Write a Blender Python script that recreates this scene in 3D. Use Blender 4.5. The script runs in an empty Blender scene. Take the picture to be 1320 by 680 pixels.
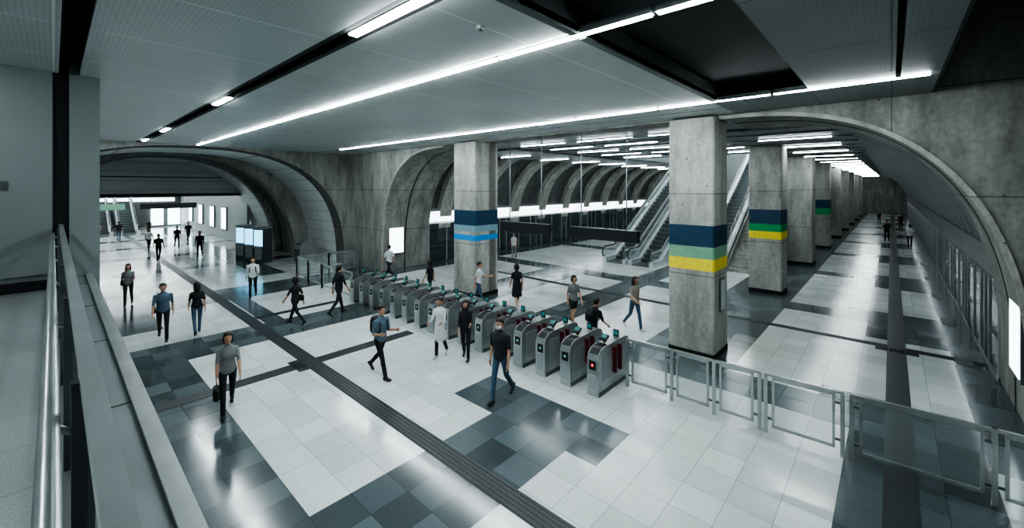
import bpy, math, random
import numpy as np
from mathutils import Vector, Matrix
random.seed(7)
S=bpy.context.scene
# ---------------------------------------------------------------- materials
def nodes_of(m):
    m.use_nodes=True
    nt=m.node_tree
    return nt, nt.nodes["Principled BSDF"]
def simple(name,col,rough=.5,metal=0.,noise=0.,nscale=8.,emis=None,es=0.,spec=None,alpha=None,trans=0.):
    m=bpy.data.materials.new(name); nt,b=nodes_of(m)
    b.inputs['Base Color'].default_value=(*col,1); b.inputs['Roughness'].default_value=rough
    b.inputs['Metallic'].default_value=metal
    if emis: 
        b.inputs['Emission Color'].default_value=(*emis,1); b.inputs['Emission Strength'].default_value=es
    if spec is not None: b.inputs['Specular IOR Level'].default_value=spec
    if alpha is not None: b.inputs['Alpha'].default_value=alpha
    if trans: b.inputs['Transmission Weight'].default_value=trans
    if noise>0:
        tc=nt.nodes.new('ShaderNodeTexCoord'); n=nt.nodes.new('ShaderNodeTexNoise'); n.inputs['Scale'].default_value=nscale
        n.inputs['Detail'].default_value=4
        mr=nt.nodes.new('ShaderNodeMapRange'); mr.inputs['From Min'].default_value=.3; mr.inputs['From Max'].default_value=.7
        mr.inputs['To Min'].default_value=1-noise; mr.inputs['To Max'].default_value=1+noise
        mx=nt.nodes.new('ShaderNodeVectorMath'); mx.operation='SCALE'; mx.inputs[0].default_value=col
        nt.links.new(tc.outputs['Object'],n.inputs['Vector']); nt.links.new(n.outputs['Fac'],mr.inputs['Value'])
        nt.links.new(mr.outputs[0],mx.inputs['Scale']); nt.links.new(mx.outputs[0],b.inputs['Base Color'])
    return m
def M(nt,op,a,b=None,c=None):
    n=nt.nodes.new('ShaderNodeMath'); n.operation=op
    for i,v in enumerate((a,b,c)):
        if v is None: continue
        if isinstance(v,(int,float)): n.inputs[i].default_value=v
        else: nt.links.new(v,n.inputs[i])
    return n.outputs[0]
def tile_mat(name,col,var,size,grout,gcol,rough,stone=.1,nscale=12):
    m=bpy.data.materials.new(name); nt,b=nodes_of(m); L=nt.links
    g=nt.nodes.new('ShaderNodeNewGeometry'); sp=nt.nodes.new('ShaderNodeSeparateXYZ'); L.new(g.outputs['Position'],sp.inputs[0])
    sx=M(nt,'DIVIDE',sp.outputs[0],size[0]); sy=M(nt,'DIVIDE',sp.outputs[1],size[1])
    fx=M(nt,'FLOOR',sx); fy=M(nt,'FLOOR',sy)
    cx=nt.nodes.new('ShaderNodeCombineXYZ'); L.new(fx,cx.inputs[0]); L.new(fy,cx.inputs[1])
    wn=nt.nodes.new('ShaderNodeTexWhiteNoise'); L.new(cx.outputs[0],wn.inputs['Vector'])
    no=nt.nodes.new('ShaderNodeTexNoise'); no.inputs['Scale'].default_value=nscale; no.inputs['Detail'].default_value=6; L.new(g.outputs['Position'],no.inputs['Vector'])
    lo=nt.nodes.new('ShaderNodeTexNoise'); lo.inputs['Scale'].default_value=.35; L.new(g.outputs['Position'],lo.inputs['Vector'])
    v=M(nt,'MULTIPLY_ADD',wn.outputs['Value'],var*2,1-var)
    s=M(nt,'MULTIPLY_ADD',no.outputs['Fac'],stone*2,1-stone)
    s2=M(nt,'MULTIPLY_ADD',lo.outputs['Fac'],.3,.85)
    v=M(nt,'MULTIPLY',M(nt,'MULTIPLY',v,s),s2)
    px=M(nt,'PINGPONG',sx,.5); py=M(nt,'PINGPONG',sy,.5)
    mn=M(nt,'MINIMUM',px,py); gm=M(nt,'LESS_THAN',mn,grout)
    sc=nt.nodes.new('ShaderNodeVectorMath'); sc.operation='SCALE'; sc.inputs[0].default_value=col; L.new(v,sc.inputs['Scale'])
    mix=nt.nodes.new('ShaderNodeMix'); mix.data_type='RGBA'; L.new(gm,mix.inputs[0]); L.new(sc.outputs[0],mix.inputs[6]); mix.inputs[7].default_value=(*gcol,1)
    L.new(mix.outputs[2],b.inputs['Base Color'])
    r=M(nt,'MULTIPLY_ADD',wn.outputs['Value'],.06,rough); r=M(nt,'MULTIPLY_ADD',no.outputs['Fac'],.06,r)
    L.new(r,b.inputs['Roughness']); b.inputs['Specular IOR Level'].default_value=.75
    return m
def concrete(name,col,panel=(2.4,2.2),dark=.55,rough=.8):
    m=bpy.data.materials.new(name); nt,b=nodes_of(m); L=nt.links
    g=nt.nodes.new('ShaderNodeNewGeometry'); sp=nt.nodes.new('ShaderNodeSeparateXYZ'); L.new(g.outputs['Position'],sp.inputs[0])
    n1=nt.nodes.new('ShaderNodeTexNoise'); n1.inputs['Scale'].default_value=.9; n1.inputs['Detail'].default_value=10; n1.inputs['Roughness'].default_value=.72
    mp=nt.nodes.new('ShaderNodeMapping'); mp.inputs['Scale'].default_value=(1.8,1.8,.45); L.new(g.outputs['Position'],mp.inputs[0]); L.new(mp.outputs[0],n1.inputs['Vector'])
    n2=nt.nodes.new('ShaderNodeTexNoise'); n2.inputs['Scale'].default_value=9; n2.inputs['Detail'].default_value=7; L.new(g.outputs['Position'],n2.inputs['Vector'])
    vo=nt.nodes.new('ShaderNodeTexVoronoi'); vo.inputs['Scale'].default_value=2.2; L.new(g.outputs['Position'],vo.inputs['Vector'])
    hole=M(nt,'LESS_THAN',vo.outputs['Distance'],.07)
    a=nt.nodes.new('ShaderNodeMapRange'); a.inputs['From Min'].default_value=.3; a.inputs['From Max'].default_value=.7; a.inputs['To Min'].default_value=dark; a.inputs['To Max'].default_value=1.35
    L.new(n1.outputs['Fac'],a.inputs['Value'])
    v=M(nt,'MULTIPLY',a.outputs[0],M(nt,'MULTIPLY_ADD',n2.outputs['Fac'],.7,.65))
    # board / panel tone steps
    xy=M(nt,'ADD',sp.outputs[0],sp.outputs[1])
    cb=nt.nodes.new('ShaderNodeCombineXYZ'); L.new(M(nt,'FLOOR',M(nt,'DIVIDE',xy,panel[0])),cb.inputs[0]); L.new(M(nt,'FLOOR',M(nt,'DIVIDE',sp.outputs[2],1.1)),cb.inputs[1])
    wn=nt.nodes.new('ShaderNodeTexWhiteNoise'); L.new(cb.outputs[0],wn.inputs['Vector'])
    v=M(nt,'MULTIPLY',v,M(nt,'MULTIPLY_ADD',wn.outputs['Value'],.16,.92))
    zz=M(nt,'PINGPONG',M(nt,'DIVIDE',sp.outputs[2],panel[1]),.5)
    ln=M(nt,'LESS_THAN',zz,.006)
    xx=M(nt,'PINGPONG',M(nt,'DIVIDE',xy,panel[0]),.5)
    ln2=M(nt,'LESS_THAN',xx,.004)
    ln=M(nt,'MAXIMUM',M(nt,'MAXIMUM',ln,ln2),hole)
    v=M(nt,'MULTIPLY',v,M(nt,'MULTIPLY_ADD',ln,-.55,1.))
    sc=nt.nodes.new('ShaderNodeVectorMath'); sc.operation='SCALE'; sc.inputs[0].default_value=col; L.new(v,sc.inputs['Scale'])
    L.new(sc.outputs[0],b.inputs['Base Color']); b.inputs['Roughness'].default_value=rough
    bp=nt.nodes.new('ShaderNodeBump'); bp.inputs['Strength'].default_value=.2; L.new(v,bp.inputs['Height']); L.new(bp.outputs[0],b.inputs['Normal'])
    return m
def panel_mat(name,col,px,py,lw,lcol,rough=.4,metal=0,axes=(0,1),perf=True):
    m=bpy.data.materials.new(name); nt,b=nodes_of(m); L=nt.links
    g=nt.nodes.new('ShaderNodeNewGeometry'); sp=nt.nodes.new('ShaderNodeSeparateXYZ'); L.new(g.outputs['Position'],sp.inputs[0])
    ax=M(nt,'PINGPONG',M(nt,'DIVIDE',sp.outputs[axes[0]],px),.5); ay=M(nt,'PINGPONG',M(nt,'DIVIDE',sp.outputs[axes[1]],py),.5)
    l=M(nt,'MAXIMUM',M(nt,'LESS_THAN',ax,lw/px),M(nt,'LESS_THAN',ay,lw/py))
    n=nt.nodes.new('ShaderNodeTexNoise'); n.inputs['Scale'].default_value=.5; n.inputs['Detail'].default_value=3; L.new(g.outputs['Position'],n.inputs['Vector'])
    v=M(nt,'MULTIPLY_ADD',n.outputs['Fac'],.3,.85)
    if perf:
        hx=M(nt,'PINGPONG',M(nt,'DIVIDE',sp.outputs[axes[0]],.05),.5); hy=M(nt,'PINGPONG',M(nt,'DIVIDE',sp.outputs[axes[1]],.05),.5)
        h=M(nt,'GREATER_THAN',M(nt,'MINIMUM',hx,hy),.28); v=M(nt,'MULTIPLY',v,M(nt,'MULTIPLY_ADD',h,-.22,1.))
    sc=nt.nodes.new('ShaderNodeVectorMath'); sc.operation='SCALE'; sc.inputs[0].default_value=col; L.new(v,sc.inputs['Scale'])
    mix=nt.nodes.new('ShaderNodeMix'); mix.data_type='RGBA'; L.new(l,mix.inputs[0]); L.new(sc.outputs[0],mix.inputs[6]); mix.inputs[7].default_value=(*lcol,1)
    L.new(mix.outputs[2],b.inputs['Base Color']); b.inputs['Roughness'].default_value=rough; b.inputs['Metallic'].default_value=metal
    return m
LT=tile_mat('floor_tile_light',(.55,.59,.585),.09,(.6,.6),.007,(.26,.285,.285),.10,stone=.14,nscale=25)
DT=tile_mat('floor_tile_dark',(.080,.104,.113),.36,(.6,.6),.008,(.045,.055,.06),.09,stone=.14,nscale=30)
WT=tile_mat('walkway_tile',(.19,.21,.21),.05,(.6,.6),.006,(.09,.10,.10),.35,stone=.5,nscale=60)
TAC=simple('tactile_dark',(.032,.040,.045),.4,noise=.2,nscale=20)
CON=concrete('concrete',(.27,.283,.265),dark=.42)
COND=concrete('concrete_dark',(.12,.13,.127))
COL=concrete('column_concrete',(.37,.38,.35),panel=(50,2.2),dark=.48)
CEIL=panel_mat('ceiling_panel',(.50,.54,.545),1.8,40,.012,(.74,.78,.78),.42)
CEILD=panel_mat('ceiling_panel_dark',(.19,.215,.22),1.2,2.4,.012,(.07,.08,.08),.42)
BLK=simple('dark_void',(.008,.010,.012),.7)
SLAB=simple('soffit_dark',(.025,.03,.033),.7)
WPAN=panel_mat('wall_panel_grey',(.19,.218,.222),1.35,30,.012,(.025,.03,.03),.42,axes=(1,0),perf=False)
CPAN=panel_mat('concourse_panel',(.34,.37,.37),2.0,2.0,.012,(.1,.11,.11),.4,axes=(0,2),perf=False)
VPAN=panel_mat('vault_panel',(.58,.62,.62),2.2,.62,.012,(.20,.22,.22),.4,axes=(0,2),perf=False)
STEEL=simple('stainless_steel',(.44,.475,.48),.30,.75,noise=.12,nscale=3)
STEELD=simple('steel_dark',(.12,.14,.145),.35,.6,noise=.1)
STEELM=simple('brushed_metal',(.33,.37,.38),.4,.4,noise=.06,nscale=2)
COPE=simple('coping_metal',(.20,.225,.23),.38,.5,noise=.1,nscale=2)
CLAD=simple('escalator_cladding',(.60,.65,.66),.35,.3,noise=.05,nscale=2)
RUB=simple('black_rubber',(.012,.013,.015),.5)
def glass(name,col,alpha):
    m=simple(name,col,.05,0,alpha=alpha); return m
GLS=glass('clear_glass',(.50,.62,.62),.09)
GLD=glass('tinted_glass',(.06,.08,.085),.72)
GLE=glass('balustrade_glass',(.42,.50,.51),.38)
LIT=simple('light_tube',(1,1,1),.5,emis=(.90,.98,1.),es=62)
LIT2=simple('light_tube_far',(1,1,1),.5,emis=(.90,.98,1.),es=42)
LITW=simple('light_tube_concourse',(1,1,1),.5,emis=(.90,.98,1.),es=16)
LBX=simple('lightbox_face',(.8,.9,.9),.4,emis=(.80,.94,1.),es=2.2,noise=.3)
HDR=simple('lit_header',(.8,.85,.85),.4,emis=(.85,.95,1.),es=1.7)
SCR=simple('screen_blue',(.05,.2,.3),.3,emis=(.2,.55,.78),es=1.6,noise=.3)
TEAL=simple('screen_teal',(.02,.12,.12),.3,emis=(.05,.42,.42),es=.14)
RED=simple('flap_red',(.09,.008,.018),.4)
REDL=simple('red_lamp',(.5,.02,.03),.3,emis=(1,.04,.06),es=1.6)
GRNL=simple('green_lamp',(.05,.2,.12),.3,emis=(.3,.8,.6),es=.3)
NAVY=simple('band_navy',(.010,.045,.090),.55,noise=.15)
SAGE=simple('band_sage',(.18,.36,.25),.55,noise=.1)
YEL=simple('band_yellow',(.80,.66,.05),.55,noise=.1)
LBLU=simple('band_lightblue',(.02,.28,.66),.55,noise=.1)
GBLU=simple('band_greyblue',(.18,.31,.38),.55,noise=.1)
GRN=simple('band_green',(.01,.30,.10),.55,noise=.1)
# ---------------------------------------------------------------- mesh builder
class MB:
    def __init__(s): s.v=[];s.f=[];s.m=[];s.sm=[];s.mats=[]
    def mi(s,m):
        if m not in s.mats: s.mats.append(m)
        return s.mats.index(m)
    def face(s,pts,m,sm=False):
        b=len(s.v); s.v+= [tuple(p) for p in pts]; s.f.append(tuple(range(b,b+len(pts)))); s.m.append(s.mi(m)); s.sm.append(sm)
    def box(s,x0,x1,y0,y1,z0,z1,m):
        b=len(s.v); s.v+=[(x,y,z) for z in(z0,z1) for y in(y0,y1) for x in(x0,x1)]
        for f in((0,2,3,1),(4,5,7,6),(0,1,5,4),(2,6,7,3),(0,4,6,2),(1,3,7,5)):
            s.f.append(tuple(b+i for i in f)); s.m.append(s.mi(m)); s.sm.append(False)
    def prism(s,prof,x0,x1,m,axis=0,sm=False):
        def P(p,t):
            return {0:(t,p[0],p[1]),1:(p[0],t,p[1]),2:(p[0],p[1],t)}[axis]
        n=len(prof); b=len(s.v); s.v+=[P(p,x0) for p in prof]+[P(p,x1) for p in prof]; k=s.mi(m)
        s.f.append(tuple(range(b,b+n))[::-1]); s.f.append(tuple(range(b+n,b+2*n))); s.m+=[k,k]; s.sm+=[False,False]
        for i in range(n):
            j=(i+1)%n; s.f.append((b+i,b+j,b+n+j,b+n+i)); s.m.append(k); s.sm.append(sm)
    def loft(s,rings,m,sm=True,cap=True):
        b=len(s.v); n=len(rings[0]); k=s.mi(m)
        for r in rings: s.v+=[tuple(p) for p in r]
        for i in range(len(rings)-1):
            for j in range(n):
                q=(j+1)%n; s.f.append((b+i*n+j,b+i*n+q,b+(i+1)*n+q,b+(i+1)*n+j)); s.m.append(k); s.sm.append(sm)
        if cap:
            s.f.append(tuple(b+j for j in range(n))[::-1]); s.f.append(tuple(b+(len(rings)-1)*n+j for j in range(n))); s.m+=[k,k]; s.sm+=[sm,sm]
    def capsule(s,p1,p2,r1,r2,m,seg=8,caps=3):
        p1=Vector(p1);p2=Vector(p2); d=(p2-p1); L=d.length
        d=d/L if L>1e-6 else Vector((0,0,1))
        a=d.orthogonal().normalized(); c=d.cross(a); rings=[]
        def ring(o,r): return [o+a*(r*math.cos(2*math.pi*j/seg))+c*(r*math.sin(2*math.pi*j/seg)) for j in range(seg)]
        for i in range(caps):
            t=math.pi/2*(1-(i+.15)/caps); rings.append(ring(p1-d*(r1*math.sin(t)),r1*math.cos(t)))
        rings.append(ring(p1,r1)); rings.append(ring(p2,r2))
        for i in range(caps)[::-1]:
            t=math.pi/2*(1-(i+.15)/caps); rings.append(ring(p2+d*(r2*math.sin(t)),r2*math.cos(t)))
        s.loft(rings,m)
    def cyl(s,p1,p2,r,m,seg=10):
        p1=Vector(p1);p2=Vector(p2); d=(p2-p1).normalized(); a=d.orthogonal().normalized(); c=d.cross(a)
        s.loft([[o+a*(r*math.cos(2*math.pi*j/seg))+c*(r*math.sin(2*math.pi*j/seg)) for j in range(seg)] for o in(p1,p2)],m)
    def path(s,pts,r,m,seg=8):
        for a,b in zip(pts[:-1],pts[1:]): s.capsule(a,b,r,r,m,seg,2)
    def ell(s,c,r,m,e=1.,nu=12,nv=8,R=None):
        def sp(v): return math.copysign(abs(v)**e,v)
        rings=[]; c=Vector(c)
        for i in range(nv+1):
            t=-math.pi/2+math.pi*(i+.02*(1 if i==0 else -1 if i==nv else 0))/nv
            ring=[]
            for j in range(nu):
                a=2*math.pi*j/nu
                p=Vector((r[0]*sp(math.cos(t))*sp(math.cos(a)),r[1]*sp(math.cos(t))*sp(math.sin(a)),r[2]*sp(math.sin(t))))
                if R: p=R@p
                ring.append(c+p)
            rings.append(ring)
        s.loft(rings,m)
    def make(s,name,loc=(0,0,0),rot=0,coll=None):
        me=bpy.data.meshes.new(name); me.from_pydata(s.v,[],s.f)
        for m in s.mats: me.materials.append(m)
        me.polygons.foreach_set('material_index',s.m); me.polygons.foreach_set('use_smooth',s.sm); me.update()
        o=bpy.data.objects.new(name,me); S.collection.objects.link(o); o.location=loc; o.rotation_euler=(0,0,rot)
        return o
# ---------------------------------------------------------------- floor
def isdark(x,y):
    if x>-24 and y<10.2:
        if y<2.1 and x>-11.7: return not(-3.6<x<-1)
        if -6.3<x<-4.2 and y<6.6: return True
        if 6.0<y<7.5 and -7.5<x<-3.6: return True
        if -.9<x<.9: return True
        if -15.6<x<-13.8: return True
        if y<2.1 : return (-13.8<x<-11.7) or x<-17.4
        if -22.2<x<-19.8: return True
        if 4.8<y<5.4 and -19.8<x<-15.6: return True
        return False
    if x<=-24: 
        k=(x+24)%6.0
        return k<1.5 or y<.6 or 7.2<y<8.4
    if -5.4<x<-3.0: return True
    if -14.7<x<-12.3: return y<20
    if x>1.2 or x<-19.2: return True
    k=(y-10.2)%8.4
    if x>-3.0: 
        if k<1.8: return x>-1.2 or (k<1.2)
        return (-.9<x<.9) and k>6.6
    return k<1.2 or -9.6<x<-8.4
def floor():
    mb=MB(); t=.6
    x0,x1,y0,y1=-66,6,-6,96
    nx=int(round((x1-x0)/t)); ny=int(round((y1-y0)/t))
    vs=[(x0+i*t,y0+j*t,0) for j in range(ny+1) for i in range(nx+1)]
    mb.v=vs; mb.mats=[LT,DT]
    for j in range(ny):
        for i in range(nx):
            b=j*(nx+1)+i; mb.f.append((b,b+1,b+nx+2,b+nx+1)); mb.m.append(1 if isdark(x0+(i+.5)*t,y0+(j+.5)*t) else 0); mb.sm.append(False)
    mb.make('floor')
floor()
def tactile(x0,x1,y0,y1):
    mb=MB(); mb.box(x0,x1,y0,y1,0.0,.006,TAC)
    if x1-x0>y1-y0:
        n=5; w=(y1-y0)/n
        for i in range(n): mb.box(x0,x1,y0+w*(i+.3),y0+w*(i+.7),.006,.011,TAC)
    else:
        n=5; w=(x1-x0)/n
        for i in range(n): mb.box(x0+w*(i+.3),x0+w*(i+.7),y0,y1,.006,.011,TAC)
    mb.make('floor_tactile_strip')
tactile(-61.8,2.2,4.36,4.74)
tactile(-11.45,-11.05,.6,4.36); tactile(-11.65,-10.85,4.1,4.36)
tactile(-11.45,-11.05,4.74,7.6)
tactile(-16.6,-16.3,4.74,7.6)
tactile(-.1,.3,4.74,92)
tactile(-19,-.1,16.0,16.3); tactile(.3,1.8,16.0,16.3)
tactile(-.35,.55,15.7,16.0); tactile(-8.5,-8.2,9.8,16.0)
# ---------------------------------------------------------------- ceiling
C=6.5
mb=MB()
XL=-24.
def cp(x0,x1,y0,y1,m=CEIL,z=C): mb.box(x0,x1,y0,y1,z,z+.08,m)
for (a,b) in [(-4,.06),(.30,2.36),(2.68,4.36),(4.5,9.86)]:
    if b<=2.4: cp(XL,.6,a,b)
    else: cp(XL,-2.85,a,b)
cp(XL,-3.0,10.0,10.9)
cp(-2.85,-1.35,2.68,3.2,CEILD)
for a,b in [(2.68,4.36),(4.5,9.86)]: cp(-1.2,.05,a,b,CEILD); cp(.12,.6,a,b,CEILD)
cp(-3.0,.6,10.0,11.98,CEILD)
cp(XL,-3.0,11.0,11.98,CEIL)
for a,b in [(2.68,4.34),(4.52,9.84)]: mb.box(-2.95,-2.85,a,b,C-.03,C+.3,STEELD)
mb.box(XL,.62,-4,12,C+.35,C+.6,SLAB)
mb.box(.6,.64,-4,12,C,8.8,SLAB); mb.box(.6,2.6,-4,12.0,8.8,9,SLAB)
mb.make('ceiling')
mb=MB()
mb.box(-15.2,-3.3,12.9,26.5,C-.05,C+.1,CEILD)
mb.box(-15.2,-13.6,26.5,40,C-.05,C+.1,CEILD); mb.box(-4.6,-3.3,26.5,40,C-.05,C+.1,CEILD)
mb.box(-15.2,-3.3,26.5,26.6,C,10,WPAN); mb.box(-13.6,-13.5,26.5,40,C,10,WPAN); mb.box(-4.7,-4.6,26.5,40,C,10,WPAN); mb.box(-13.6,-4.6,26.5,40,10,10.1,SLAB)
for y in (28.5,31.5,34.5,37.5): mb.box(-12.8,-5.4,y,y+.15,9.9,9.95,LIT2)  # tubes added at the top of the shaft to brighten the escalators
mb.box(-15.2,-3.3,11.98,12.9,C-.05,C+.1,CON)
mb.box(-4.9,-.9,15,95,C-.15,C-.05,CEILD); mb.box(-17.6,-13.6,15,95,C-.15,C-.05,CEILD)
for y in range(15,60,1): mb.box(-15.2,-3.3,y,y+.06,C-.09,C-.05,STEELD) if y<26 else None
for y in range(16,80,2): mb.box(-4.9,-.9,y,y+.08,C-.2,C-.15,STEELD)
mb.make('ceiling')
mb=MB(); mb.cyl((-3.62,3.42,C-.03),(-3.62,3.42,C+.01),.055,CEIL,16); mb.cyl((-3.62,3.42,C-.05),(-3.62,3.42,C-.03),.03,STEELD,12); mb.make('smoke_detector')
def strip(segs,w,name='linear_ceiling_light',m=LIT,z=C-.01):
    mb=MB()
    for (x0,x1,y0,y1) in segs:
        mb.box(x0,x1,y0,y1,z,z+.09,STEELM)
        mb.box(x0+.02,x1-.02,y0+.015,y1-.015,z-.015,z,m)
    mb.make(name)
segs=[]; x=-23.5
while x<.3: segs.append((x,min(x+2.36,.55),4.38,4.48)); x+=2.4
strip(segs,.1)
segs=[]; x=-21.
while x<.3: segs.append((x,min(x+2.36,.5),9.885,9.975)); x+=2.4
strip(segs,.1)
strip([(-5.,-1.6,2.45,2.59),(-11.6,-10.4,2.45,2.59),(-18.6,-17.4,2.45,2.59),(-23,-22,2.45,2.59)],.1)
mb=MB(); mb.box(XL,.6,2.36,2.44,C,C+.05,SLAB); mb.box(XL,.6,2.60,2.68,C,C+.05,SLAB); mb.make('trim_1')
strip([(-9.6,-7.4,-1.5,-1.43),(-7,-4.8,-1.5,-1.43),(-4,-1,-1.5,-1.43),(0,.55,-1.5,-1.43)],.1)  # walkway strips behind the camera, added as fill light
for y in (14.2,16.4,18.8,21.3,24.0): strip([(-12.4,-10,y,y+.07),(-9.4,-7,y,y+.07),(-6.4,-4.9,y,y+.07)],.1,m=LIT2,z=C-.1)
y=17.7
while y<92: strip([(-3.7,-1.5,y,y+.11)],.1,m=LIT2,z=C-.2); strip([(-17.0,-14.8,y,y+.11)],.1,m=LIT2,z=C-.2); y+=3.7
strip([(-28.4,-25,1.0,1.1),(-36.6,-33.4,1.0,1.1),(-28.4,-25,-1.,-.9),(-36.6,-33.4,2.6,2.7)],.1,m=LIT2,z=C-.25)  # strips added inside the west vault to light its panels and header
# ---------------------------------------------------------------- arches
def prof(xc,s,a,b,n=2.8,N=28):
    out=[]
    for i in range(N+1):
        t=math.pi/2*i/N
        out.append((xc+s*a*max(math.cos(t),0)**(2/n), b*max(math.sin(t),0)**(2/n)))
    return out
def arch_wall(name,xc,s,a,b,y0,y1,top,xout,mat):
    mb=MB(); P=prof(xc,s,a,b)
    for y,flip in((y0,0),(y1,1)):
        for p,q in zip(P[:-1],P[1:]): mb.face([(p[0],y,p[1]),(q[0],y,q[1]),(q[0],y,top),(p[0],y,top)],mat)
        mb.face([(P[0][0],y,0),(xout,y,0),(xout,y,top),(P[0][0],y,top)],mat)
    for p,q in zip(P[:-1],P[1:]): mb.face([(p[0],y0,p[1]),(q[0],y0,q[1]),(q[0],y1,q[1]),(p[0],y1,p[1])],mat,True)
    return mb
XR=-3.4; XLc=-15.1
def rib(mb,xc,s,a,b,y0,y1,d,m,n=2.8):
    A=prof(xc,s,a,b,n); B=prof(xc,s,a-d,b-d,n)
    for (p,q,r,t) in zip(A[:-1],A[1:],B[:-1],B[1:]):
        for y in(y0,y1): mb.face([(p[0],y,p[1]),(q[0],y,q[1]),(t[0],y,t[1]),(r[0],y,r[1])],m)
        mb.face([(r[0],y0,r[1]),(t[0],y0,t[1]),(t[0],y1,t[1]),(r[0],y1,r[1])],m,True)
for s,xc,top,xo,nm in((1,XR,9,2.6,'wall_arch_right'),(-1,XLc,6.9,-24.,'wall_arch_left')):
    mb=arch_wall(nm,xc,s,5.3,6.43,12,15,top,xo,CON)
    rib(mb,xc,s,5.36,6.47,11.93,12.02,.09,COL)
    rib(mb,xc,s,5.31,6.44,13.35,13.42,.02,BLK)
    mb.make(nm)
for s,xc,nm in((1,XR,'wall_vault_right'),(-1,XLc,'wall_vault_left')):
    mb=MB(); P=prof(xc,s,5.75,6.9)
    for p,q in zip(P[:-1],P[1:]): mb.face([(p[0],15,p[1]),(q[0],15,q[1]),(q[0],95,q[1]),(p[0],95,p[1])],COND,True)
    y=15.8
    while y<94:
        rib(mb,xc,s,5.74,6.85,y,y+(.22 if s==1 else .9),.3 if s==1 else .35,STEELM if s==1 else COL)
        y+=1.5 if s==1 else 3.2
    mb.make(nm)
def yprof(yc,a,b,n=2.6,N=40):
    return [(yc+math.copysign(a*abs(math.cos(math.pi*i/N))**(2/n),math.cos(math.pi*i/N)), b*abs(math.sin(math.pi*i/N))**(2/n)) for i in range(N+1)]
def ring_face(mb,x,A,B,m):
    for p,q,r,t in zip(A[:-1],A[1:],B[:-1],B[1:]): mb.face([(x,p[0],p[1]),(x,q[0],q[1]),(x,t[0],t[1]),(x,r[0],r[1])],m)
def lining(mb,x0,x1,A,m,B=None):
    B=B or A
    for p,q,r,t in zip(A[:-1],A[1:],B[:-1],B[1:]): mb.face([(x0,p[0],p[1]),(x0,q[0],q[1]),(x1,t[0],t[1]),(x1,r[0],r[1])],m,True)
mb=MB(); A=yprof(4.6,7.0,6.46); 
for p,q in zip(A[:-1],A[1:]): mb.face([(-24,p[0],p[1]),(-24,q[0],q[1]),(-24,q[0],6.9),(-24,p[0],6.9)],CON)
mb.face([(-24,11.6,0),(-24,12,0),(-24,12,6.9),(-24,11.6,6.9)],CON); mb.face([(-24,-2.4,0),(-24,-6,0),(-24,-6,6.9),(-24,-2.4,6.9)],CON)
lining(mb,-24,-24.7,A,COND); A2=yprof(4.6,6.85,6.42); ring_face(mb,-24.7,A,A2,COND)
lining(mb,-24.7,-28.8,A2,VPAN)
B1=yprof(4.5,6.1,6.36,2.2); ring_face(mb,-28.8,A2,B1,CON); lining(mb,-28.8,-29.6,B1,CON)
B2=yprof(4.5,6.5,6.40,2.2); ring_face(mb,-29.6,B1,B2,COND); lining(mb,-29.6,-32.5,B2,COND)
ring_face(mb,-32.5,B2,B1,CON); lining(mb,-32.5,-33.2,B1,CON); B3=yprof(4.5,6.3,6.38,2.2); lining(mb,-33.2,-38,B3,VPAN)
for p,q in zip(B3[:-1],B3[1:]):
    if max(p[1],q[1])>4.:
        mb.face([(-37,p[0],max(p[1],3.95)),(-37,q[0],max(q[1],3.95)),(-37,q[0],3.95),(-37,p[0],3.95)],VPAN)
mb.box(-37.02,-36.9,-1,10,3.9,4.05,BLK); mb.box(-36.99,-36.96,-1,9.8,5.2,5.26,BLK)
mb.make('wall_vault_west')
mb=MB(); mb.box(-62,-37,-4,10.2,3.95,4.1,CEILD); mb.box(-62.2,-62,-4,10.2,0,4,CPAN); mb.box(-62,-37,10.1,10.3,0,4,CPAN); mb.box(-62,-37,-4.2,-4,0,4,CPAN)
for x in range(-60,-38,3): mb.box(x,x+.16,-1,8.5,3.93,3.95,LITW)
mb.box(-61.9,-61.8,-3,9.5,2.9,3.3,HDR)  # glowing band and shopfront panels added to brighten the far concourse
for yy in (-2.5,-.6,7.4,8.9): mb.box(-61.9,-61.8,yy,yy+1.1,.2,2.3,LBX)
mb.make('wall_west_concourse')
mb=MB(); mb.box(-40.1,-40,1.5,3.4,2.95,3.35,SAGE); mb.box(-40.1,-40,4.2,7.5,2.95,3.35,BLK); 
for yy in(1.9,3.0,4.8,7.0): mb.cyl((-40.05,yy,3.35),(-40.05,yy,3.95),.02,STEEL,6)
mb.make('hanging_sign')
mb=MB(); mb.box(-14,-10.35,-6,.0,0,C+.35,WPAN); mb.box(-14,-10.35,.0,.18,0,C+.35,BLK); mb.box(-14,-10.3,.18,.55,0,C+.35,WPAN)
mb.box(-10.35,-10.3,-6,.0,3.15,C,WPAN); mb.make('wall_west')
mb=MB(); mb.box(-10.35,-10.28,-3,.1,2.9,3.06,BLK); mb.make('baseboard_west')
mb=MB(); mb.box(-10.3,-10.27,-.6,-.48,4.55,4.68,STEELD); mb.make('wall_switch_plate')
mb=MB(); mb.box(-14,2.6,-3.3,-3.1,0,9,WPAN); mb.make('wall_south')
mb=MB(); mb.box(2.4,2.6,-3.1,12,0,9,CON); mb.make('wall_east')
mb=MB(); mb.box(-24,3,95,95.2,0,7.2,CON); mb.make('wall_north')
mb=MB(); mb.box(-13.9,-5,41,41.2,0,10,WPAN); mb.box(-13.9,-13.7,41,95,0,6.6,WPAN); mb.box(-5.2,-5,41,95,0,6.6,WPAN); mb.make('wall_core')
mb=MB(); mb.box(-10.35,2.4,-3.1,.1,2.6,2.9,WT); mb.make('floor_walkway')
mb=MB(); mb.box(-10.28,2.38,.1,.38,2.45,3.07,COPE); mb.box(-10.28,2.38,.37,.46,3.02,3.1,STEEL); mb.box(-10.28,2.38,.3,.42,0,2.45,CON)
x=-9.4
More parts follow.
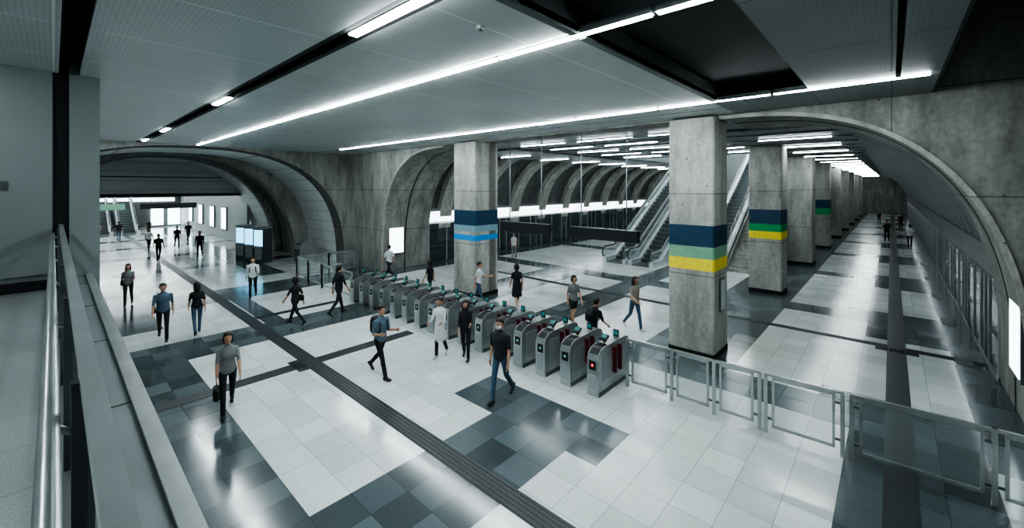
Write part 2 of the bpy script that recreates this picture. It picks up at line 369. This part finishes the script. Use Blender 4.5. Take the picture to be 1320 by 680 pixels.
while x<2: mb.box(x,x+.012,.1,.372,3.068,3.073,BLK); x+=1.8
mb.make('parapet_coping')
mb=MB(); mb.box(-10.28,2.38,.06,.11,3.92,3.97,STEEL); 
mb.cyl((-10.28,-.01,3.82),(2.38,-.01,3.82),.026,STEEL,12); mb.cyl((-10.28,0.0,3.3),(2.38,0.,3.3),.016,STEEL,8)
x=-10.1
while x<2.3:
    mb.box(x,x+.05,.04,.098,2.9,3.93,STEELD); mb.capsule((x+.025,.07,3.74),(x+.025,-.01,3.8),.012,.012,STEEL,6,2); mb.box(x+.08,x+1.5,.078,.09,2.95,3.93,GLS); x+=1.6
mb.make('balustrade_railing')
# ---------------------------------------------------------------- columns
def column(x,y,s,bands,h=6.44):
    mb=MB(); c=.04
    def oct_(e): return [(x-s-e+c,y-s-e),(x+s+e-c,y-s-e),(x+s+e,y-s-e+c),(x+s+e,y+s+e-c),(x+s+e-c,y+s+e),(x-s-e+c,y+s+e),(x-s-e,y+s+e-c),(x-s-e,y-s-e+c)]
    mb.prism(oct_(0),0,h,COL,axis=2); mb.prism(oct_(.015),0,.16,BLK,axis=2)
    for z0,z1,m in bands: mb.prism(oct_(.004),z0,z1,m,axis=2)
    mb.make('concrete_column')
column(-4.05,12.27,.6,[(2.98,3.55,NAVY),(2.66,2.98,SAGE),(2.34,2.66,YEL)])
column(-13.3,12.3,.68,[(2.98,3.6,NAVY),(2.72,2.98,GBLU),(2.58,2.72,COL),(2.35,2.58,LBLU)])
column(-4.05,21.3,.62,[(2.98,3.6,NAVY),(2.66,2.98,GRN),(2.34,2.66,YEL)],6.34)
for k in range(7): column(-4.05,30.3+9*k,.65,[] if k!=1 else [(2.98,3.6,NAVY),(2.5,2.98,GRN)],6.34)
mb=MB(); mb.box(-3.45,-3.41,12.1,12.5,1.2,2.1,STEELD); mb.box(-3.41,-3.40,12.14,12.46,1.25,2.05,CEIL); mb.make('notice_frame')
for x,sg in((1.86,-1),(-20.36,1)):
    mb=MB(); mb.box(x-.06,x+.06,12.3,13.3,.85,2.45,STEELD); f=x+sg*.062; mb.box(min(f,f+sg*.008),max(f,f+sg*.008),12.36,13.24,.92,2.38,LBX); mb.make('advertising_lightbox')
for x0,x1 in((-11.7,-9.3),(-8.35,-5.85)):
    mb=MB(); mb.box(x0,x1,12.2,12.4,2.82,3.18,BLK); mb.box(x0-.02,x1+.02,12.19,12.41,3.18,3.2,STEELD)
    for x in(x0+.4,x1-.4): mb.cyl((x,12.3,3.2),(x,12.3,C-.05),.022,STEELM,8)
    mb.make('hanging_sign')
# ---------------------------------------------------------------- platform screen doors
def psd(x,s):
    mb=MB(); y=15.0; o=-s*.12
    xa,xb=sorted((x,x+o))
    mb.box(xa,xb,15,94,0,.08,STEELD)
    mb.box(*sorted((x,x+o*1.6)),15,94,2.45,3.1,HDR if s<0 else STEEL)
    mb.box(*sorted((x,x+o*1.8)),15,94,3.1,3.16,STEELD); mb.box(*sorted((x,x+o*1.8)),15,94,2.4,2.45,STEELD)
    mb.box(*sorted((x+s*.3,x+s*.33)),15,94,0,4.5,BLK)
    mb.box(*sorted((x+o*1.7,x+o*1.1)),15,94,2.385,2.4,HDR)
    i=0
    while y<93.5:
        mb.box(xa,xb,y,y+.09,.08,2.45,STEEL)
        mb.box(xa+.03,xb-.03,y+.09,y+1.35,.08,2.4,GLD)
        if i%3==1: mb.box(xa,xb,y+.68,y+.76,.08,2.4,STEEL)
        mb.box(xa,xb,y+.09,y+1.35,.95,1.0,STEELD) if i%3==0 else None
        y+=1.35; i+=1
    mb.make('platform_screen_doors')
psd(1.98,1); psd(-20.5,-1)
mb=MB()
for y in (15.8,20,24.5,29,34,40): mb.box(1.25,1.55,y,y+.9,0,.01,STEELD)
mb.make('floor_grille')
# ---------------------------------------------------------------- escalators
def escalator(x0,x1,y0,L=13.,stairs=False,z0=0):
    mb=MB(); T=math.tan(math.radians(30)); k=y0+1.5
    def gz(y): return max(0,(y-k)*T)
    if stairs:
        n=int(L/.3)
        for i in range(n): mb.box(x0+.1,x1-.1,k+i*.3,k+(i+1)*.3+.02,max(0,i*.165-.3),(i+1)*.165,COL); mb.box(x0+.1,x1-.1,k+i*.3,k+i*.3+.04,(i+1)*.165,(i+1)*.165+.004,BLK)
        for x in(x0,x1-.1):
            mb.prism([(k,0),(k+L,0 if 0 else gz(k+L)-.5),(k+L,gz(k+L)+.3),(k,.3)],x,x+.1,CON)
            mb.path([(x+.05,k,1.0),(x+.05,k+L,gz(k+L)+1.0)],.03,STEEL)
            for i in range(9): yy=k+.2+i*1.5; mb.cyl((x+.05,yy,gz(yy)+.2),(x+.05,yy,gz(yy)+1.0),.02,STEEL,6)
        return mb.make('staircase')
    n=int(L/.4)
    mb.box(x0+.25,x1-.25,y0+.3,k,0,.05,STEELD)
    for i in range(n):
        y=k+i*.4; z=gz(y+.4); mb.box(x0+.25,x1-.25,y,y+.42,z-.45 if z>.5 else 0,z,STEELD); mb.box(x0+.25,x1-.25,y-.005,y+.03,z,z+.004,STEEL)
    for x in(x0,x1-.25):
        mb.prism([(y0+.25,0),(k+.3,0),(k+L,gz(k+L)-.9),(k+L,gz(k+L)+.32),(k,.32),(y0+.25,.32)],x,x+.25,CLAD)
        mb.prism([(y0+.12,.3),(k,.3),(k+L,gz(k+L)+.3),(k+L,gz(k+L)+.9),(k,.9),(y0+.3,.9),(y0+.1,.78),(y0+.02,.6),(y0+.05,.4)],x+.1,x+.15,GLE)
        pts=[(x+.125,y0+.25,.38),(x+.125,y0+.06,.45),(x+.125,y0,.62),(x+.125,y0+.08,.82),(x+.125,y0+.3,.95),(x+.125,k,.95),(x+.125,k+L,gz(k+L)+.95)]
        mb.path(pts,.04,RUB)
        mb.prism([(y0+.3,.78),(k,.78),(k+L,gz(k+L)+.78),(k+L,gz(k+L)+.91),(k,.91),(y0+.3,.91)],x+.06,x+.19,CLAD)
    return mb.make('escalator')
escalator(-13.1,-11.55,22.4); escalator(-11.45,-9.9,22.4)
escalator(-8.3,-6.8,23.2); escalator(-6.7,-4.85,23.2,stairs=True)
for i in range(3): 
    e=escalator(-.8+0,.7,0,L=5.2); e.rotation_euler=(0,0,math.pi/2); e.location=(-54,1.2+i*1.9,0); 
# ---------------------------------------------------------------- ticket gates
def gate_mesh(lamp):
    mb=MB(); w=.14
    side=[(0.02,0),(0,.12),(0,.80),(.04,.92),(.14,1.0),(.30,1.04),(1.25,1.04),(1.40,.98),(1.46,.88),(1.46,.1),(1.44,0)]
    mb.prism(side,-w,w,STEEL)
    mb.prism([(.04,.0),(1.42,0),(1.42,.1),(.04,.1)],-w-.006,w+.006,STEELD)
    mb.box(-.085,.085,-.006,.0,.58,.78,RUB); mb.box(-.025,.025,-.012,-.005,.66,.71,lamp); mb.box(-.10,.10,-.006,0,.16,.50,STEELM)
    mb.prism([(.05,.936),(.15,1.012),(.42,1.052),(.42,1.04),(.30,1.04),(.14,1.0),(.04,.92)],-.11,.11,RUB)
    mb.box(-.15,-.139,.18,1.3,.3,.85,STEELM); mb.box(.139,.15,.18,1.3,.3,.85,STEELM)
    for y in(.62,.86):
        mb.prism([(y,.38),(y+.04,.38),(y+.04,.95),(y,.95)],.14,.24,RED); mb.prism([(y,.38),(y+.04,.38),(y+.04,.95),(y,.95)],-.24,-.14,RED)
    mb.box(-.02,.02,.50,.54,1.04,1.12,STEELD)
    mb.prism([(.44,1.10),(.58,1.18),(.56,1.22),(.42,1.14)],-.09,.09,RUB); mb.prism([(.44,1.148),(.43,1.142),(.53,1.208),(.54,1.213)],-.06,.06,TEAL)
    mb.box(-.07,.07,1.05,1.07,1.04,1.2,RUB); mb.box(-.05,.05,1.04,1.05,1.08,1.17,TEAL)
    return mb
gate_mesh(REDL).make('ticket_gate',(-4.85,7.95,0)); g1=None
for i in range(1,16):
    if g1 is None: g1=gate_mesh(GRNL).make('ticket_gate',(-4.85-.73*i,7.95,0)); continue
    o=bpy.data.objects.new('ticket_gate',g1.data); S.collection.objects.link(o); o.location=(-4.85-.73*i,7.95,0)
# ---------------------------------------------------------------- glass barriers
def fence(pts,name='glass_barrier',h=1.08,gate=()):
    mb=MB()
    for i,(a,b) in enumerate(zip(pts[:-1],pts[1:])):
        A=Vector((*a,0));B=Vector((*b,0)); d=(B-A).normalized(); n=Vector((-d.y,d.x,0))
        def bar(p,q,z0,z1,t,m):
            r=[p+n*t,q+n*t,q-n*t,p-n*t]; mb.prism([(v.x,v.y) for v in r],z0,z1,m,axis=2)
        for p in(A,B): bar(p-d*.03,p+d*.03,0,h,.03,STEEL)
        off=.10
        bar(A+d*off,B-d*off,h-.07,h-.02,.02,STEEL); bar(A+d*off,B-d*off,.12,.17,.02,STEEL)
        bar(A+d*off,A+d*(off+.04),.12,h-.02,.02,STEEL); bar(B-d*(off+.04),B-d*off,.12,h-.02,.02,STEEL)
        bar(A+d*(off+.04),B-d*(off+.04),.17,h-.07,.006,GLS)
        bar(A,A+d*off,h-.2,h-.16,.012,STEELD); bar(B-d*off,B,h-.2,h-.16,.012,STEELD); bar(A,A+d*off,.25,.29,.012,STEELD); bar(B-d*off,B,.25,.29,.012,STEELD)
        bar(A-d*.02,B+d*.02,h-.02,h+.025,.028,STEEL)
    mb.make(name)
fence([(-4.5,8.9),(-3.5,8.95),(-2.65,8.97),(-1.85,9.0)]); fence([(-1.75,9.0),(-.62,9.05)],'swing_gate'); fence([(-.5,9.06),(1.1,9.15),(2.34,9.2)])
fence([(-16.3,8.2),(-17.6,8.2),(-19.1,8.2),(-20.6,8.2),(-22,8.2),(-22,9.8),(-22,11.4)])
# ---------------------------------------------------------------- west side furniture
for i in range(3):
    mb=MB(); mb.box(-.4,.4,0,.6,0,2.05,STEELD); mb.box(-.36,.36,-.012,0,1.0,1.97,SCR); mb.box(-.34,.34,-.1,.0,.9,.95,STEEL); mb.box(-.3,.3,-.01,0,.2,.85,STEEL); mb.box(-.42,.42,-.03,.62,2.05,2.13,STEEL)
    mb.make('ticket_machine',(-28.2-i*1.25,8.3-.15*i,0),0.35)
mb=MB(); mb.prism([(0,0),(.9,0),(.9,1.5),(.5,1.6),(0,1.1)],-1.0,.0,STEEL,axis=0); mb.box(-.9,-.1,-.01,0,.2,.9,STEELD); mb.box(-.8,-.2,.05,.06,1.2,1.25,BLK); mb.make('service_counter',(-25.3,9.6,0))
for x in(-44,-48,-52.5,-57):
    mb=MB(); mb.box(x,x+1.6,10.0,10.1,.8,2.8,STEELD); mb.box(x+.08,x+1.52,9.99,10.0,.88,2.72,LBX); mb.make('advertising_lightbox')
# ---------------------------------------------------------------- people
def mat_c(name,c,rough=.8): return simple(name,c,rough,noise=.12,nscale=30)
SK=simple('skin',(.42,.25,.175),.55); HAIR=simple('hair_black',(.012,.010,.010),.5); EYW=simple('eye_white',(.6,.6,.6),.4); LIP=simple('lips',(.28,.10,.09),.5)
CB=mat_c('cloth_black',(.012,.013,.016)); CG=mat_c('cloth_grey',(.17,.185,.185)); CW=mat_c('cloth_white',(.55,.58,.59)); CJ=mat_c('denim_blue',(.05,.10,.15)); CBL=mat_c('cloth_blue',(.085,.14,.185)); CNV=mat_c('cloth_navy',(.014,.018,.028)); CBG=mat_c('cloth_beige',(.28,.255,.23)); SHB=simple('shoe_black',(.015,.015,.015),.5); SHW=simple('shoe_white',(.5,.5,.5),.6); MASK=simple('face_mask',(.6,.65,.68),.8); LTH=simple('leather_black',(.014,.014,.016),.45)
def person(name,x,y,face,H=1.68,stride=22,ph=1,top=CB,bot=CB,shoe=SHB,female=False,hair='short',skirt=None,coat=False,sleeve=.55,arms=(None,None),lean=2,bag=None,mask=False,vox=.014,turn=0,shorts=False):
    hw=.085; legs={}
    rad=math.radians
    for sd in(-1,1):
        f=(sd*ph)>0
        a=rad(stride if f else -stride*.85); kb=rad(6 if f else 28)
        hip=Vector((sd*hw,0,0)); knee=hip+.43*Vector((0,math.sin(a),-math.cos(a))); b=a-kb
        ank=knee+.42*Vector((0,math.sin(b),-math.cos(b)))
        pit=rad(-8 if f else 35)
        fd=Vector((0,math.cos(pit),-math.sin(pit))); up=Vector((0,math.sin(pit),math.cos(pit)))
        heel=ank-up*.045-fd*.045; toe=ank-up*.06+fd*.155
        legs[sd]=[hip,knee,ank,heel,toe]
    zmin=min(min(l[3].z-.042,l[4].z-.03) for l in legs.values())
    hz=-zmin
    for l in legs.values():
        for p in l: p.z+=hz
    ln=rad(lean); up=Vector((0,math.sin(ln),math.cos(ln))); fw=Vector((0,math.cos(ln),-math.sin(ln))); HP=Vector((0,0,hz)); SP=HP+up*.49
    sw=.155 if female else .182
    body=MB(); lab=[]
    def cap_(p1,p2,r1,r2,m,geo=True):
        if geo: body.capsule(p1,p2,r1,r2,SK,10,3)
        lab.append((Vector(p1),Vector(p2),r1,r2,m))
    def ring(o,rx,ry,n=16): return [o+Vector((1,0,0))*(rx*math.cos(2*math.pi*j/n))+fw*(ry*math.sin(2*math.pi*j/n)) for j in range(n)]
    if female: prof_=[(-.10,.10,.08),(-.05,.155,.11),(.0,.168,.12),(.10,.148,.108),(.20,.128,.098),(.30,.145,.12),(.38,.155,.112),(.43,.155,.092),(.47,.13,.078),(.50,.08,.06),(.535,.05,.05)]
    else: prof_=[(-.10,.10,.08),(-.05,.155,.11),(.0,.162,.118),(.10,.156,.112),(.20,.156,.108),(.30,.175,.12),(.38,.19,.12),(.43,.19,.10),(.47,.155,.082),(.505,.09,.066),(.54,.055,.055)]
    body.loft([ring(HP+up*t,a,b) for t,a,b in prof_],SK)
    lab.append((HP+up*.06,HP+up*.38,.165,.18,top)); lab.append((SP-Vector((sw-.03,0,.05)),SP+Vector((sw-.03,0,-.05)),.08,.08,top))
    lab.append((HP-up*.09-Vector((.07,0,0)),HP-up*.09+Vector((.07,0,0)),.11,.11,bot))
    hd=SP+up*.075+Vector((0,.012,0)); cap_(SP+up*.03,hd+up*.03,.050,.047,SK)
    lg=SK if (skirt or shorts) else bot
    for sd,l in legs.items():
        hip,knee,ank,heel,toe=l
        body.capsule(hip,knee,.088 if not female else .086,.058,SK,10,3); body.capsule(knee,ank,.056,.038 if lg is SK else .048,SK,10,3)
        calf=knee.lerp(ank,.3)-fw*.012; body.capsule(calf,knee.lerp(ank,.55),.056,.045,SK,8,2)
        mid=hip.lerp(knee,.75)
        if skirt or shorts: lab.append((hip,mid,.088,.066,bot)); lab.append((mid,knee,.066,.058,SK)); lab.append((knee,ank,.056,.04,SK))
        else: lab.append((hip,knee,.088,.06,lg)); lab.append((knee,ank,.056,.048,lg))
        cap_(heel,toe,.042,.032,shoe); cap_(ank-Vector((0,0,.02)),heel.lerp(toe,.35),.04,.04,shoe)
        body.capsule(heel.lerp(toe,.5)+Vector((-.012,0,0)),heel.lerp(toe,.85)+Vector((.014,0,0)),.036,.036,SK,8,2)
    if skirt:
        rr=[(.06,.145,.105),(-.04,.17,.125),(-.2,.185,.15),(-.2-skirt,.20,.19),(-.215-skirt,.18,.17)]
        body.loft([[HP+Vector((a*math.cos(2*math.pi*j/16),b*math.sin(2*math.pi*j/16),t)) for j in range(16)] for t,a,b in rr],SK)
        lab.append((HP,HP+Vector((0,0,-.2-skirt)),.15,.20,bot))
    if coat:
        rr=[(.12,.15,.115),(-.04,.175,.135),(-.2,.19,.16),(-.36,.20,.18),(-.375,.18,.16)]
        body.loft([[HP+Vector((a*math.cos(2*math.pi*j/16),b*math.sin(2*math.pi*j/16),t)) for j in range(16)] for t,a,b in rr],SK)
        lab.append((HP,HP+Vector((0,0,-.32)),.17,.19,top))
    hands=[]
    for k,sd in enumerate((-1,1)):
        sh=SP+Vector((sd*sw,0,-.06)); A=arms[k]
        if A is None: A=(-sd*ph*stride*.9, 14, 8)
        sa,eb,ab=[rad(v) for v in A]
        def dirv(an,abd): return Vector((sd*math.sin(abd),math.sin(an)*math.cos(abd),-math.cos(an)*math.cos(abd)))
        el=sh+.28*dirv(sa,ab); wr=el+.245*dirv(sa+eb,ab*.3)
        body.capsule(sh,el,.052 if not female else .045,.040,SK,10,3); body.capsule(el,wr,.038,.026,SK,10,3)
        s1=sh.lerp(el,min(1,sleeve)) 
        lab.append((sh,s1,.056,.05,top)); 
        if sleeve<1: lab.append((s1,el,.045,.041,SK)); lab.append((el,wr,.039,.026,SK))
        else:
            s2=el.lerp(wr,sleeve-1); lab.append((el,s2,.041,.035,top)); lab.append((s2,wr,.03,.026,SK)) if sleeve<1.95 else None
        hands.append((sd,wr,(wr-el).normalized()))
    hs=1.08
    Rh=(Matrix.Rotation(rad(turn),3,'Z')@Matrix.Rotation(-ln*.5,3,'X'))*hs
    hc=hd+up*.108
    def hp(a,b,c): return hc+Rh@Vector((a,b,c))
    body.ell(hc,(.074,.092,.105),SK,1,14,10,Rh); body.ell(hp(0,.022,-.055),(.053,.062,.062),SK,1,12,8,Rh)
    lab.append((hp(0,0,-.03),hp(0,0,.03),.098,.098,SK))
    tmp=body.make('tmp'); md=tmp.modifiers.new('r','REMESH'); md.mode='VOXEL'; md.voxel_size=vox
    ms=tmp.modifiers.new('s','SMOOTH'); ms.factor=.5; ms.iterations=3
    dg=bpy.context.evaluated_depsgraph_get(); me=bpy.data.meshes.new_from_object(tmp.evaluated_get(dg))
    V=np.zeros(len(me.vertices)*3); me.vertices.foreach_get('co',V); V=V.reshape(-1,3)
    F=[tuple(p.vertices) for p in me.polygons]
    Cc=np.array([V[list(f)].mean(0) for f in F])
    best=np.full(len(F),1e9); idx=np.zeros(len(F),int); out=MB()
    for p1,p2,r1,r2,m in lab:
        a=np.array(p1);d=np.array(p2)-a; t=np.clip(((Cc-a)@d)/max(d@d,1e-9),0,1); dist=np.linalg.norm(Cc-a-t[:,None]*d,axis=1)-(r1+(r2-r1)*t)
        w=dist<best; best[w]=dist[w]; idx[w]=out.mi(m)
    out.v=[tuple(v) for v in V]; out.f=F; out.m=[int(i) for i in idx]; out.sm=[True]*len(F)
    bpy.data.objects.remove(tmp,do_unlink=True)
    for sd,wr,d in hands:
        side=Vector((0,1,0))-d*d.y; side=side.normalized() if side.length>.2 else Vector((0,0,1))
        nrm=d.cross(side); 
        inn=nrm if nrm.x*sd<0 else -nrm
        Rm=Matrix((side,nrm,d)).transposed()
        out.ell(wr+d*.045,(.038,.017,.052),SK,.8,8,6,Rm)
        for i,(o,l) in enumerate(((.028,.066),(.010,.075),(-.010,.070),(-.028,.054))):
            b=wr+d*.085+side*o; k1=b+d*l*.5+inn*.006; k2=k1+(d*.75+inn*.6).normalized()*l*.5
            out.capsule(b,k1,.0088,.0080,SK,5,1); out.capsule(k1,k2,.0080,.0062,SK,5,1)
        b=wr+d*.03+side*.034; k1=b+(d*.6+side*.7).normalized()*.032; out.capsule(b,k1,.0105,.009,SK,5,1); out.capsule(k1,k1+(d*.9+inn*.3).normalized()*.028,.009,.007,SK,5,1)
    out.capsule(hp(0,.088,.012),hp(0,.102,-.022),.008,.012,SK,6,2)
    for q in(-1,1):
        out.ell(hp(q*.03,.083,.008),(.014,.008,.007),EYW,1,8,6,Rh); out.ell(hp(q*.03,.089,.008),(.006,.005,.006),HAIR,1,6,4,Rh)
        out.capsule(hp(q*.018,.091,.028),hp(q*.044,.080,.028),.0035,.0025,HAIR,5,1)
        out.ell(hp(q*.076,-.004,-.005),(.010,.02,.03),SK,1,8,6,Rh)
    if mask: out.ell(hp(0,.052,-.042),(.052,.055,.044),MASK,.9,12,8,Rh)
    else: out.capsule(hp(-.018,.080,-.055),hp(.018,.080,-.055),.006,.006,LIP,6,1)
    out.ell(hp(0,-.022,.022),(.084,.094,.100),HAIR,1,14,10,Rh)
    out.ell(hp(0,-.006,.064),(.074,.082,.056),HAIR,1,14,8,Rh)
    if hair=='long':
        out.ell(hp(0,-.060,-.075),(.088,.05,.15),HAIR,.9,12,8,Rh)
        for q in(-1,1): out.ell(hp(q*.072,.0,-.05),(.020,.052,.11),HAIR,1,8,8,Rh)
    elif hair=='bob':
        out.ell(hp(0,-.04,-.035),(.092,.068,.085),HAIR,.9,12,8,Rh)
        for q in(-1,1): out.ell(hp(q*.073,.006,-.02),(.018,.048,.075),HAIR,1,8,8,Rh)
    elif hair=='bun': out.ell(hp(0,-.11,.05),(.038,.038,.038),HAIR,1,10,8)
    if bag=='handbag':
        sd,wr,d=hands[1]; c=wr+d*.1+Vector((0,0,-.22)); out.ell(c,(.065,.16,.135),LTH,.45,14,10)
        out.path([c+Vector((0,-.09,.11)),c+Vector((0,-.06,.2)),wr+d*.09,c+Vector((0,.06,.2)),c+Vector((0,.09,.11))],.008,LTH,5)
    if bag=='backpack':
        c=HP+up*.30-fw*.17; out.ell(c,(.14,.085,.21),LTH,.55,14,10,Matrix.Rotation(-ln,3,'X')); out.ell(c-fw*.07-up*.05,(.10,.04,.11),LTH,.55,12,8)
        for q in(-1,1): out.path([c+up*.15+Vector((q*.08,.04,0)),SP+Vector((q*.09,-.02,.015)),SP+Vector((q*.10,.09,-.09))+fw*.01,HP+up*.2+fw*.12+Vector((q*.12,0,0)),c-up*.12+Vector((q*.13,.05,0))],.014,LTH,6)
    if bag=='shoulder':
        c=HP+Vector((sw+.03,-.03,.03)); out.ell(c,(.05,.15,.11),LTH,.5,14,10); out.path([c+Vector((0,-.1,.1)),SP+Vector((sw-.06,-.02,.03)),c+Vector((0,.1,.1))],.01,LTH,6)
    sc=H/1.73; out.v=[(a*sc,b*sc,c*sc) for a,b,c in out.v]
    return out.make(name,(x,y,.002),math.radians(face-90))
Wn,Mn='woman','man'
fz=.02
person('woman_with_handbag',-10.0,2.39,-12,1.68,20,1,CG,CB,female=True,hair='bob',bag='handbag',arms=(None,(4,6,6)),sleeve=.8)
person(Mn,-16.15,2.21,-8,1.74,20,-1,CBL,CB,hair='short',sleeve=.9,bag='shoulder')
person(Wn,-16.05,3.02,175,1.64,18,1,CB,CJ,female=True,hair='long',sleeve=.8)
person(Wn,-21.76,1.94,-10,1.64,14,1,CG,CB,female=True,hair='long',bag='shoulder',arms=((15,80,5),None),sleeve=.8)
person(Mn,-33.5,4.37,0,1.7,20,1,CNV,CB,vox=fz); person(Wn,-39.3,4.6,10,1.62,18,1,CW,CB,female=True,hair='long',vox=fz)
person(Mn,-39.2,6.17,0,1.68,18,-1,CB,CB,vox=fz); person(Mn,-33.0,6.35,-20,1.74,16,1,CB,CB,sleeve=1.9,vox=fz)
person('man_with_backpack',-19.5,5.54,-20,1.7,16,1,CW,CB,bag='backpack',sleeve=1.7,arms=((10,70,5),None))
person(Wn,-14.7,5.43,200,1.66,28,1,CB,CB,female=True,hair='bob',bag='shoulder',sleeve=.9)
person(Mn,-14.7,6.9,100,1.80,18,-1,CB,CB,sleeve=1.0)
person('man_with_backpack',-9.16,5.33,10,1.78,22,1,CBL,CB,bag='backpack',sleeve=.9,arms=((5,95,6),(0,100,6)))
person(Mn,-18.4,11.2,190,1.74,22,1,CW,CB,sleeve=.8)
person(Wn,-14.0,10.4,200,1.62,15,1,CB,CB,female=True,hair='bob',sleeve=.7)
person(Wn,-8.98,7.0,-60,1.62,8,1,CW,CB,female=True,hair='bun',coat=True,sleeve=1.8,arms=((20,70,4),(25,60,4)),shoe=SHW)
person(Wn,-8.35,7.35,-50,1.60,8,-1,CB,CB,female=True,hair='long',sleeve=1.5,arms=((20,70,4),(10,20,4)))
person(Wn,-11.7,10.98,20,1.74,18,1,CW,CJ,female=True,hair='bun',sleeve=.6,arms=((25,80,5),None))
person('man_with_face_mask',-6.22,6.47,-75,1.80,16,1,CNV,CJ,mask=True,sleeve=.8,arms=((5,10,8),(-10,20,8)),turn=10)
person(Wn,-10.4,11.7,150,1.72,16,1,CB,CB,female=True,hair='bob',skirt=.22,sleeve=.6,shoe=SHW)
person(Wn,-7.73,11.5,-30,1.70,14,1,CG,CB,female=True,hair='bob',sleeve=.7,shorts=True)
person('man_with_backpack',-5.95,9.75,75,1.62,16,1,CB,CB,lean=14,bag='backpack',sleeve=.9,arms=((30,40,3),(20,30,3)))
person(Wn,-6.1,12.55,-20,1.74,16,-1,CBG,CJ,female=True,hair='long',sleeve=.7,shoe=SHW,arms=(None,(10,60,5)))
person(Wn,-17.8,19.75,-60,1.66,12,1,CW,CBG,female=True,vox=fz)
person(Mn,-.3,46.6,-95,1.78,18,1,CB,CB,vox=fz); person(Mn,1.0,43,90,1.78,18,1,CW,CB,vox=fz); person(Mn,.7,60,-90,1.76,18,1,CB,CB,vox=fz); person(Wn,-1.1,66,-90,1.66,18,1,CB,CJ,female=True,vox=fz)
person(Mn,-52,2.6,0,1.7,18,1,CB,CB,vox=fz); person(Wn,-50.5,5.9,0,1.62,18,1,CNV,CB,female=True,vox=fz); person(Mn,-48,3.7,180,1.7,18,1,CB,CJ,vox=fz); person(Wn,-44,1.6,10,1.62,18,1,CB,CB,female=True,vox=fz); person(Mn,-43,7.5,10,1.7,18,1,CB,CB,vox=fz); person(Wn,-52,-.6,0,1.65,18,1,CW,CB,female=True,vox=fz)
# ---------------------------------------------------------------- world, camera
w=bpy.data.worlds.new('World'); S.world=w; w.use_nodes=True; w.node_tree.nodes['Background'].inputs[0].default_value=(.6,.68,.70,1); w.node_tree.nodes['Background'].inputs[1].default_value=.6
cam=bpy.data.cameras.new('camera'); co=bpy.data.objects.new('camera',cam); S.collection.objects.link(co)
co.location=(0,0,4.6); co.rotation_euler=(math.radians(90),0,math.radians(42.3)); cam.lens=14.67; cam.sensor_width=36; cam.shift_y=-100/1320; cam.clip_start=.05; cam.clip_end=300
S.camera=co
S.view_settings.view_transform='AgX'
try: S.view_settings.look='AgX - High Contrast'
except Exception as e: print(e)
S.view_settings.exposure=0.68
